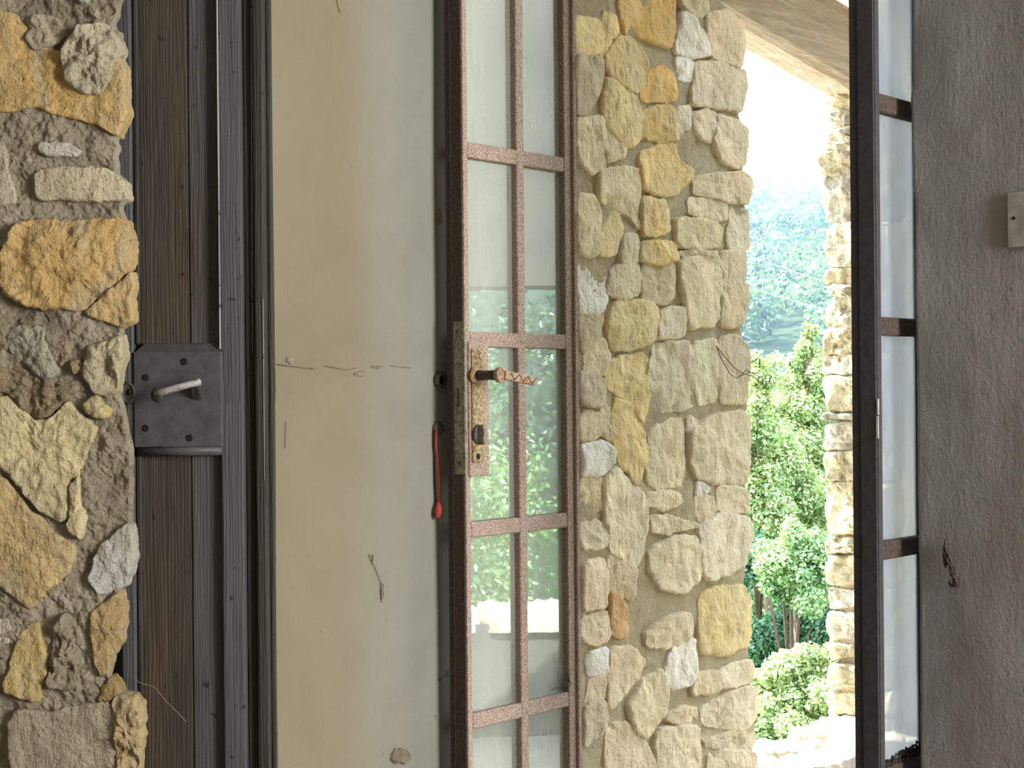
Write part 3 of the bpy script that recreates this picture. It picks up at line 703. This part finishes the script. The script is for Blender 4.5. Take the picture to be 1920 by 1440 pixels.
disc('keyhole', onY(243, 735, YD - .0045), (0, -1, 0), .0035, .002, M_HOLE, esc, 10, [(1, 0), (.9, 1), (.001, 1)], 1.8)
# lever handle
hd = tube('lever_handle', [onY(374, 716, YD - .040), onY(362, 719, YD - .046), onY(340, 725, YD - .048), onY(318, 731, YD - .046), onY(304, 735, YD - .042), onY(297, 738, YD - .034)],
          [.008, .0075, .0072, .0074, .0078, .008], M_POLISH, wd, 12, flat=(1.15, .8))
disc('handle_tip', onY(296, 740, YD - .036), (-.5, -.85, 0), .013, .006, M_DKMETAL, hd, 16, [(.8, -.6), (1, 0), (1, .5), (.6, 1), (.001, 1)])
fin('handle_bracket', hexa([onY(356, 748, YD - .004), onY(377, 752, YD - .004), onY(378, 752, YD - .002), onY(358, 748, YD - .002),
                            onY(358, 716, YD - .052), onY(372, 709, YD - .052), onY(377, 712, YD - .006), onY(362, 722, YD - .006)], .003, 2), M_DKMETAL, hd)
tube('handle_stem', [onY(368, 726, YD), onY(368, 718, YD - .044)], .007, M_DKMETAL, hd, 10)

# door frame post between the wooden leaf and the plaster
fr = struct(box('trim_1', X(456.5), X(476), YD + .020, YD + .14, 0, 2.8, M_WFRAME, None, .003, 2))
box('frame_board', X(476.5), X(498), YD + .008, YD + .15, 0, 2.8, M_WFRAME, fr, .004, 2)
box('frame_bead', X(498), X(506), YD + .034, YD + .15, 0, 2.8, M_WFRAME, fr, .002, 2)
for px, y0, y1 in ((471, -40, 660), (493, 560, 900)):
    tube('paint_edge', [onY(px, y0, YD + .0065 if px > 476 else YD + .0185), onY(px + 3, y1, YD + .0065 if px > 476 else YD + .0185)], .0005, M_WARRIS, fr, 5)

# ------------------------------------------------------------------ iron glazed door leaves
RAILS = [1.17, .815, .457, .10, -.259, -.62, -.98, -1.34]
def iron_leaf(root, a0, b0, left, glass, iron, edge_m):
    wdt = .333; zt, zb = ZC + RAILS[0] + .014, ZC + RAILS[-1] - .014
    a1 = a0 + wdt
    st = lbox('lock_stile', a0, a0 + .013, b0 - .047, b0, zb, zt, iron, root, .0012)
    lbox('stile_groove', a0 - .001, a0 + .004, b0 - .046, b0 - .034, zb, zt, edge_m, st, .0008)
    lbox('stile_edge', a0 - .0025, a0 + .002, b0 - .031, b0 - .0025, zb, zt, edge_m, st, .001)
    hs = lbox('hinge_stile', a1 - .034, a1 - .012, b0 - .03, b0, zb, zt, iron, root, .0015)
    lbox('stile_lip', a1 - .012, a1, b0 - .03, b0 + .006, zb, zt, iron, root, .002)
    am = a0 + .163
    lbox('vertical_muntin', am - .011, am + .011, b0 - .018, b0 + .001, zb, zt, iron, root, .002)
    for r in RAILS:
        lbox('muntin', a0 + .013, a1 - .034, b0 - .018, b0, ZC + r - .0145, ZC + r + .0145, iron if left else M_RUSTD, root, .002)
    for k in range(len(RAILS) - 1):
        z1, z0 = ZC + RAILS[k] - .0145, ZC + RAILS[k + 1] + .0145
        for q0, q1 in ((a0 + .0135, am - .0112), (am + .0112, a1 - .0342)):
            lbox('pane', q0, q1, b0 - .0165, b0 - .0135, z0 + .0005, z1 - .0005, glass, root)
    return st
g1 = empty('glazed_iron_door', L(-.333, 0, ZC - 1.354), 'rusty iron door leaf glazed with small panes and fitted with a decorated lever handle', 'door')
a0 = -.333
st = iron_leaf(g1, a0, 0.0, True, M_GLASS, M_RUST, M_RUSTD)
g2 = empty('glazed_iron_door', L(-.236, .806, ZC - 1.354), 'dark back-lit iron door leaf with dusty panes beside the grey plaster wall', 'door')
iron_leaf(g2, -.236, .806, False, M_GLASS2, M_BLACKI, M_BLACKI)
# white scratch on the dark leaf's edge
p = [L(-.2395, .80, onA(1645, y, -.2395)[1]) for y in (746, 785, 822)]
b645 = onA(1645, 785, -.2395)[0]
fin('paint_chip', hexa([L(-.2395 + d, b645 + s, onA(1645, y, -.2395)[1]) for y in (822, 780) for s, d in ((-.0022, 0), (.0015, 0), (.0015, .002), (-.0022, .002))]), M_WHITE, g2)['label'] = 'small white chip in the dark paint'
fin('paint_chip', hexa([L(-.2395 + d, b645 + s, onA(1645, y, -.2395)[1]) for y in (778, 748) for s, d in ((-.0005, 0), (.0022, 0), (.0022, .002), (-.0005, .002))]), M_WHITE, g2)

# lock furniture of the left leaf
def fpt(px, py, b): a, z = onB(px, py, b); return L(a, b, z)
def bplate(name, px0, px1, py0, py1, b, t, mat, parent, bevel=.0015):
    aa0, z1 = onB(px0, py0, b); aa1, _ = onB(px1, py0, b); _, z0 = onB(px0, py1, b)
    return lbox(name, aa0, aa1, b - t, b, z0, z1, mat, parent, bevel)
lp = bplate('lock_case', 879, 916, 640, 895, .004, .02, M_RUST, g1)
es = bplate('handle_plate', 886, 906, 654, 868, .0085, .005, M_BRASS, lp, .002)
for px, py, r in ((893, 668, .006), (901, 668, .006), (897, 680, .005), (892, 690, .004), (902, 690, .004), (897, 660, .004)):
    disc('ornament', fpt(px, py, .0085), W, r, .003, M_BRASS, es, 12, [(1, 0), (.9, .7), (.5, 1), (.001, 1)])
c0 = fpt(893, 704, .0085)
lv = disc('handle_rose', c0, W, .016, .006, M_BRASS, lp, 20, [(1.1, 0), (1.1, .5), (.8, 1), (.001, 1)])
nk = tube('handle_neck', [c0, c0 + W * .03, c0 + W * .060], [.0105, .0092, .0100], M_DKMETAL, lp, 14)
disc('handle_collar', c0 + W * .056, W, .0145, .010, M_LEVER, lp, 24, [(.66, 0), (.98, 0), (1, .1), (1, .9), (.98, 1), (.72, 1), (.70, .9), (.001, .9)])
gd = (U * .97 + Vector((0, 0, -.13))).normalized()
g0 = c0 + W * .064 + U * .006
up = Vector((0, 0, 1)); gup = (up - gd * up.dot(gd)).normalized(); gn = W
def gp(s, h, d): return g0 + gd * s + gup * h + gn * d
grip = fin('handle_grip', hexa([gp(s, h, d) for h in (-.0085, .0085) for s, d in ((0, .006), (.088, .006), (.088, -.006), (0, -.006))], .003, 2), M_LEVER, lp)
for k in range(6):
    s0 = .012 + k * .0125
    sg = 1 if k % 2 else -1
    tube('zigzag_line', [gp(s0, -sg * .006, .0062), gp(s0 + .0125, sg * .006, .0062)], .0011, M_DKMETAL, grip, 5)
tt = fpt(895, 815, .0085)
kn = fin('thumb_turn', hexa([tt + W * d + U * s + up * h for h in (-.019, .019) for s, d in ((-.003, .004), (.004, .004), (.004, .020), (-.003, .020))], .0028, 2), M_STEEL, lp)
disc('thumb_rose', tt, W, .013, .005, M_DKMETAL, lp, 16, sy=1.5)
disc('keyhole', fpt(897, 856, .0085), W, .0045, .0015, M_HOLE, lp, 12, [(1.3, 0), (1, 1), (.001, 1)])
# steel face plate on the lock edge
bb0, z1 = onA(850, 603, a0 - .004); bb1, _ = onA(871, 603, a0 - .004); _, z0 = onA(860, 890, a0 - .004)
fp = lbox('lock_face_plate', a0 - .005, a0, bb0, bb1, z0, z1, M_STEEL, g1, .001)
for px, py in ((858, 622), (862, 868)):
    b_, z_ = onA(px, py, a0 - .0052); disc('screw', L(a0 - .0045, b_, z_), -U, .004, .0012, M_DKMETAL, fp, 10)
b_, z_ = onA(860, 745, a0 - .005)
lbox('latch_bolt', a0 - .006, a0, b_ - .004, b_ + .004, z_ - .018, z_ + .018, M_DKMETAL, fp, .001)

# ------------------------------------------------------------------ small things on the plaster
def wpt(px, py, b=-.079): a, z = onB(px, py, b); return L(a, b, z)
sk = empty('latch_socket', wpt(823, 713), 'small round dark metal socket set in the plaster beside the iron door handle', 'socket')
disc('ring', wpt(823, 713, -.08), W, .016, .012, M_DKMETAL, sk, 20, [(1, 0), (1, .8), (.85, 1), (.6, 1), (.55, .2)])
disc('hole', wpt(824, 713, -.08), W, .0095, .004, M_HOLE, sk, 16)
ck = empty('hanging_cord', wpt(821, 804), 'knotted red cord loop hanging from a round stud on the plaster', 'cord')
disc('stud', wpt(821, 804, -.08), W, .014, .006, M_CHIP, ck, 20)
tube('cord', [wpt(820, 806, -.073), wpt(818.5, 830, -.074), wpt(818, 870, -.075), wpt(819, 910, -.075), wpt(821, 945, -.075)], [.0022, .0022, .0025, .0025, .003], M_CORDBROWN, ck, 7)
tube('cord', [wpt(817.5, 806, -.073), wpt(817, 835, -.073), wpt(820.5, 862, -.073), wpt(823, 905, -.073), wpt(823, 945, -.073)], [.0022, .0022, .0022, .003, .003], M_RED, ck, 7)
tube('tassel', [wpt(822, 940, -.072), wpt(823, 948, -.071), wpt(822, 958, -.071), wpt(820, 968, -.071), wpt(819, 973, -.072)], [.003, .0065, .0085, .0065, .002], M_RED, ck, 9)
def chip(px, py, w, h, seed):
    rnd = random.Random(seed); pl = []
    for k in range(9):
        an = 2 * math.pi * k / 9; rr = rnd.uniform(.6, 1.1); pl.append(onB(px + math.cos(an) * w * rr, py - math.sin(an) * h * rr, -.079))
    o = stone(pl, lambda s, t, h_: L(s, -.079 + h_ * .4, t), .003, (128, 118, 98), wl, M_PILLAR, seed, step=.004, amp=.002, inset=.004, name='bare_chip')
for i, c_ in enumerate([(752, 1418, 20, 18), (824, 405, 5, 16), (676, 700, 16, 7), (546, 676, 6, 6), (706, 688, 14, 4), (717, 1110, 3, 20), (700, 1050, 3, 12)]): chip(*c_, 3000 + i)
for i, pl in enumerate([[(632, 0), (634, 12), (638, 24)], [(516, 690), (517, 730), (514, 785)], [(537, 790), (535, 840)], [(520, 683), (560, 688), (590, 692)], [(610, 686), (650, 694), (668, 690)], [(730, 686), (770, 690)], [(692, 1040), (702, 1060), (714, 1090), (716, 1130)]]):
    tube('crack', [wpt(x, y, -.0785) for x, y in pl], .0007, M_CRACK, wl, 4)

# socket plate on the right-hand wall, dusty cobweb below
b0, z1 = onA(1890, 362, A_R - .004); b1, z0 = onA(1962, 460, A_R - .004)
sw = empty('blank_switch_plate', L(A_R, b0, z0), 'plain square grey cover plate screwed to the rough grey plaster wall', 'switch plate')
lbox('plate', A_R - .008, A_R + .004, b0, b1, z0, z1, M_SWITCH, sw, .0015, 2)
b_, z_ = onA(1901, 409, A_R - .008); disc('screw', L(A_R - .008, b_, z_), -U, .0028, .001, M_HOLE, sw, 10)
web = empty('cobweb_tuft', L(A_R, *onA(1786, 1040, A_R)), 'dark dusty cobweb clump dangling on the rough grey plaster wall', 'cobweb')
rnd = random.Random(5)
for k in range(7):
    pts = []
    for t in range(7):
        f = t / 6; b_, z_ = onA(1773 + 22 * f + rnd.uniform(-4, 4), 1030 + 70 * f + rnd.uniform(-3, 3), A_R - .008)
        pts.append(L(A_R - .006 - rnd.uniform(0, .006), b_, z_))
    tube('strand', pts, rnd.uniform(.0006, .0016), M_WEB, web, 5)
tube('strand', [L(A_R - .006, *onA(1772 + rnd.uniform(-1, 1), y, A_R - .006)) for y in (1010, 1025, 1040, 1058, 1065)], [.001, .003, .004, .003, .001], M_WEB, web, 6)
tube('strand', [L(A_R - .008, *onA(x, y, A_R - .008)) for x, y in ((1778, 1090), (1783, 1098), (1790, 1097), (1795, 1104))], [.001, .003, .003, .001], M_WEB, web, 6)

# cobweb thread across the wooden door, webs in a pane corner, dry tendrils on the porch wall
w2 = tube('cobweb_thread', [onY(x, y, YD - .012) for x, y in ((249, 1268), (262, 1280), (290, 1288), (312, 1315), (335, 1338), (350, 1354))], .00045, M_WEBL, None, 5)
tag(w2, 'fine pale cobweb thread slanting across the dark wooden door', 'cobweb')
w3 = empty('pane_cobweb', L(-.04, 0.002, ZC - .60), 'small dark cobweb with debris in the corner of a glazed door pane', 'cobweb')
for k in range(9):
    x0, y0 = rnd.uniform(1030, 1060), 1296 - rnd.uniform(0, 6)
    tube('strand', [fpt(x0, y0, .001), fpt(x0 + 12, y0 - rnd.uniform(4, 16), .003), fpt(1064 + rnd.uniform(-3, 5), 1285 - rnd.uniform(0, 30), .001)], rnd.uniform(.0004, .001), M_WEB, w3, 4)
vn = empty('dry_tendril', L(*(lambda t: (t[0], .02, t[1]))(onB(1345, 650, .02))), 'thin dry vine tendril curling out from the stone wall edge', 'tendril')
for pl in ([(1343, 648), (1352, 672), (1368, 700), (1380, 709), (1392, 704), (1404, 698), (1420, 700)], [(1344, 650), (1360, 670), (1378, 690), (1396, 702), (1410, 704), (1425, 716), (1440, 714)], [(1384, 708), (1400, 694), (1415, 702), (1430, 708)]):
    tube('tendril_stem', [L(onB(x, y, .028)[0], .028, onB(x, y, .028)[1]) for x, y in pl], .0011, M_VINE, vn, 5)

# dusty debris lying on a bar of the dark leaf
zb_ = ZC - .62 + .0145
db = empty('debris_clump', L(-.13, .80, zb_), 'dark clump of dry fibres on a bar of the dark door leaf', 'debris')
for k in range(120):
    f = rnd.random(); aa = -.215 + .16 * f; hh = .004 + .026 * f * rnd.uniform(.3, 1)
    p0 = L(aa - .012 + rnd.uniform(-.006, .006), .794 + rnd.uniform(0, .012), zb_); p1 = L(aa, .797 + rnd.uniform(-.004, .008), zb_ + hh); p2 = L(aa + .014 + rnd.uniform(-.006, .006), .795 + rnd.uniform(0, .01), zb_ + hh * .3)
    tube('fibre', [p0, p0.lerp(p1, .6) + Vector((0, 0, hh * .25)), p1, p1.lerp(p2, .5) + Vector((0, 0, hh * .1)), p2], rnd.uniform(.0008, .002), M_TWIG if k % 6 else M_TWIGL, db, 5)

# ------------------------------------------------------------------ outdoors: trees, hillside, cables, haze
def leaf_cloud(name, clusters, n, size, mat, parent, seed, shell=.3):
    rnd = random.Random(seed); vs, fs, tint = [], [], []
    wts = [c[1] ** 2 for c in clusters]
    for _ in range(n):
        (cc, r, tt_) = rnd.choices(clusters, wts)[0]
        d = Vector((rnd.gauss(0, 1), rnd.gauss(0, 1), rnd.gauss(0, 1))).normalized(); q = cc + d * r * (shell + (1 - shell) * rnd.random()) * Vector((1, 1, .8)).length / 1.62
        nrm = (d + Vector((rnd.gauss(0, .6), rnd.gauss(0, .6), rnd.gauss(0, .6) + .5))).normalized()
        t1 = nrm.orthogonal().normalized(); t1 = (t1 * math.cos(rnd.random() * 6.28) + nrm.cross(t1) * math.sin(rnd.random() * 6.28)).normalized(); t2 = nrm.cross(t1)
        s = size * rnd.uniform(.6, 1.3); i = len(vs)
        vs += [q - t1 * s, q + t2 * s * .55 + nrm * s * .1, q + t1 * s, q - t2 * s * .55 + nrm * s * .1]; fs.append((i, i + 1, i + 2, i + 3))
        tv = min(1, max(0, tt_ + rnd.gauss(0, .22))); tint += [tv] * 4
    o = mk(name, vs, fs, mat, parent)
    at = o.data.attributes.new('tint', 'FLOAT', 'POINT'); at.data.foreach_set('value', tint)
    return o
def ground_z(x, y):
    D = math.hypot(x, y); th = math.degrees(math.atan2(x, y))
    if D < 34: return -1.2 - max(0, D - 6) * .16
    rid = .130 + .012 * math.sin(th * .21 + 1.0) + .0045 * (th - 9) * (1 if th < 20 else 0)
    f = min(1, (D - 34) / 250); f = f * f * (3 - 2 * f)
    return -5.7 + (rid * 300 + 3 - 9) * f + noise.noise(Vector((x * .02, y * .02, 0))) * 4 * f
vs, fs = [], []; NA_, ND_ = 120, 90
for j in range(ND_ + 1):
    D = 5.5 * (420 / 5.5) ** (j / ND_)
    for i in range(NA_ + 1):
        th = math.radians(-35 + 165 * i / NA_); x, y = D * math.sin(th), D * math.cos(th)
        vs.append((x, y, ground_z(x, y) - (8 if D > 330 else 0)))
for j in range(ND_):
    for i in range(NA_): a = j * (NA_ + 1) + i; fs.append((a, a + NA_ + 1, a + NA_ + 2, a + 1))
hill = struct(mk('ground', vs, fs, M_SOIL, smooth=True))

def tree(name, base, height, crown, label, mat, n, size, seed, group=None):
    """crown: list of (x, y, z, r, tint) in world metres."""
    rnd = random.Random(seed); e = empty(name, base, label, 'tree', group)
    bx, by, bz = base
    cl = []
    for x, y, z, r, t in crown:
        for _ in range(16):
            d = Vector((rnd.gauss(0, 1), rnd.gauss(0, 1), rnd.gauss(0, 1))).normalized() * r * rnd.uniform(.4, 1.0)
            cl.append((Vector((x, y, z)) + d, r * rnd.uniform(.3, .6), t + rnd.uniform(-.2, .2)))
    top = max(c[2] for c in crown); cxm = sum(c[0] for c in crown) / len(crown); cym = sum(c[1] for c in crown) / len(crown)
    tr = tube('trunk', [(bx, by, bz), ((bx * 2 + cxm) / 3 + .1, (by * 2 + cym) / 3, bz + (top - bz) * .45), (cxm, cym, bz + (top - bz) * .97)], [.06, .035, .008], M_BARK, e, 8)
    for c in crown:
        tube('branch', [(cxm * .5 + bx * .5, cym * .5 + by * .5, bz + (c[2] - bz) * .55), ((cxm + c[0]) / 2, (cym + c[1]) / 2, c[2] - c[3] * .4), (c[0], c[1], c[2] + c[3] * .5)], [.016, .012, .004], M_BARK, e, 6)
    leaf_cloud('foliage', cl, n, size, mat, e, seed + 1)
    return e
def V(px, py, D): p = onY(px, py, D); return p.x, p.y, p.z
def crown_px(items, D0):
    out = []
    for px, py, rpx, t, dd in items:
        D = D0 + dd; x, y, z = V(px, py, D); out.append((x, y, z, rpx / F * D, t))
    return out
tree('young_tree', V(1528, 1500, 15), 3, crown_px([(1518, 620, 16, .8, 0), (1512, 655, 22, .75, 0), (1502, 710, 36, .7, 0), (1535, 740, 55, .7, .3), (1470, 780, 60, .75, 0), (1525, 830, 70, .65, 0)], 15),
     'pale green young tree with a pointed top rising outside the stone opening', M_LEAF, 34000, .020, 41)
tree('leafy_tree', V(1420, 1600, 13), 3, crown_px([(1425, 690, 38, .75, 0), (1415, 760, 50, .8, 0), (1380, 860, 80, .7, 0), (1450, 890, 80, .6, .3), (1530, 930, 80, .6, .5), (1420, 970, 70, .55, 0), (1350, 800, 70, .6, .2)], 13),
     'bright leafy tree crown behind the edge of the porch wall', M_LEAF, 42000, .020, 42)
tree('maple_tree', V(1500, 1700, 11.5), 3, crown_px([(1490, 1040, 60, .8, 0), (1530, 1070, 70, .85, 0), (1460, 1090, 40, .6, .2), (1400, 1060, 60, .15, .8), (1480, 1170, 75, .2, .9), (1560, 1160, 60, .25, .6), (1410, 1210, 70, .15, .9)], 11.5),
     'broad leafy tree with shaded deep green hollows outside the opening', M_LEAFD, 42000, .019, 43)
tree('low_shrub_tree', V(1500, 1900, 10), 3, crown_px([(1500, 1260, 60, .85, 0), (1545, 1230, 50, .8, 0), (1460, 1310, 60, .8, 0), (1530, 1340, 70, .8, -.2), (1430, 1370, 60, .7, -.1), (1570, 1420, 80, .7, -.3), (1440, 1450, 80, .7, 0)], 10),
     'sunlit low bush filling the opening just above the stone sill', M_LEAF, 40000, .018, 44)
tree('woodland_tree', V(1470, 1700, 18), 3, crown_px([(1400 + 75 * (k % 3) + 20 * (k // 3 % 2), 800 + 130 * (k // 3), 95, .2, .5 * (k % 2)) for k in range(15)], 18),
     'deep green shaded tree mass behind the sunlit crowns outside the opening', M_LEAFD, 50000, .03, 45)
# trees to the side, mirrored in the panes of the rusty leaf
rnd = random.Random(77)
for k, (x, y) in enumerate([(11, 2.2), (12.5, 4.3), (11.5, 6.4), (15, 8.6), (15, 0.4)]):
    z0 = ground_z(x, y)
    tree('terrace_tree', (x, y, z0), 3, [(x + rnd.uniform(-.6, .6), y + rnd.uniform(-.7, .7), z0 + 1.0 + q * .62, rnd.uniform(.6, .95), rnd.uniform(.4, .85)) for q in range(6)],
         ('pale', 'deep')[k % 2] + ' green leafy tree beyond the terrace parapet, mirrored in the rusty door panes', (M_LEAF, M_LEAFD)[k % 2], 15000, .034, 60 + k, 'trees mirrored in the door panes')
# wooded hillside far away
rnd = random.Random(99); cl = []
def crown_at(th, D, r):
    x, y = D * math.sin(math.radians(th)), D * math.cos(math.radians(th)); z = ground_z(x, y)
    t = rnd.uniform(.1, .9)
    for _ in range(7):
        d = Vector((rnd.gauss(0, 1), rnd.gauss(0, 1), abs(rnd.gauss(0, .8)))).normalized() * r * rnd.uniform(.3, .9)
        cl.append((Vector((x, y, z + r * .7)) + d, r * rnd.uniform(.25, .5), t + rnd.uniform(-.15, .15)))
for _ in range(420): crown_at(rnd.uniform(5.5, 14.5), 110 + 200 * rnd.random() ** .9, rnd.uniform(2.0, 4.0))
for _ in range(240): crown_at(rnd.uniform(66, 100), 60 + 220 * rnd.random(), rnd.uniform(2.4, 4.4))
fo = leaf_cloud('hillside_forest', cl, 150000, .30, M_FOREST, None, 5)
tag(fo, 'hazy wooded mountainside rising behind the trees', 'forest', kind='stuff')
# overhead cables
for i, (p0, p1) in enumerate((((1380, 470), (1600, 545)), ((1380, 530), (1600, 596)))):
    A, B = Vector(V(*p0, 40)), Vector(V(*p1, 44)); d = (B - A); A = A - d * 2; B = B + d * 2; pts = []
    for t in range(17): f = t / 16; q = A.lerp(B, f); q.z -= .25 * 4 * f * (1 - f) - .22; pts.append(q)
    cb = tube('overhead_cable', pts, .008, M_WIRE, None, 5)
    tag(cb, ('upper', 'lower')[i] + ' thin overhead cable crossing in front of the hazy hillside', 'cable')
# valley haze
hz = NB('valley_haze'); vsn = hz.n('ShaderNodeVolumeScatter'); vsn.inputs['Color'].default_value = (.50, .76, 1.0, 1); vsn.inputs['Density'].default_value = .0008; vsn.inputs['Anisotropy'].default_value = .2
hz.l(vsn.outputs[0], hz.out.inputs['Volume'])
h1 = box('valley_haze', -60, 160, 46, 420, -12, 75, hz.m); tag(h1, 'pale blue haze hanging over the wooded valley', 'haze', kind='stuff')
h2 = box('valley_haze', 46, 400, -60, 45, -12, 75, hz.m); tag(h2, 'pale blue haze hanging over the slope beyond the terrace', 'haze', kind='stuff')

for o_ in (wd, g1, g2): o_['kind'] = 'thing'
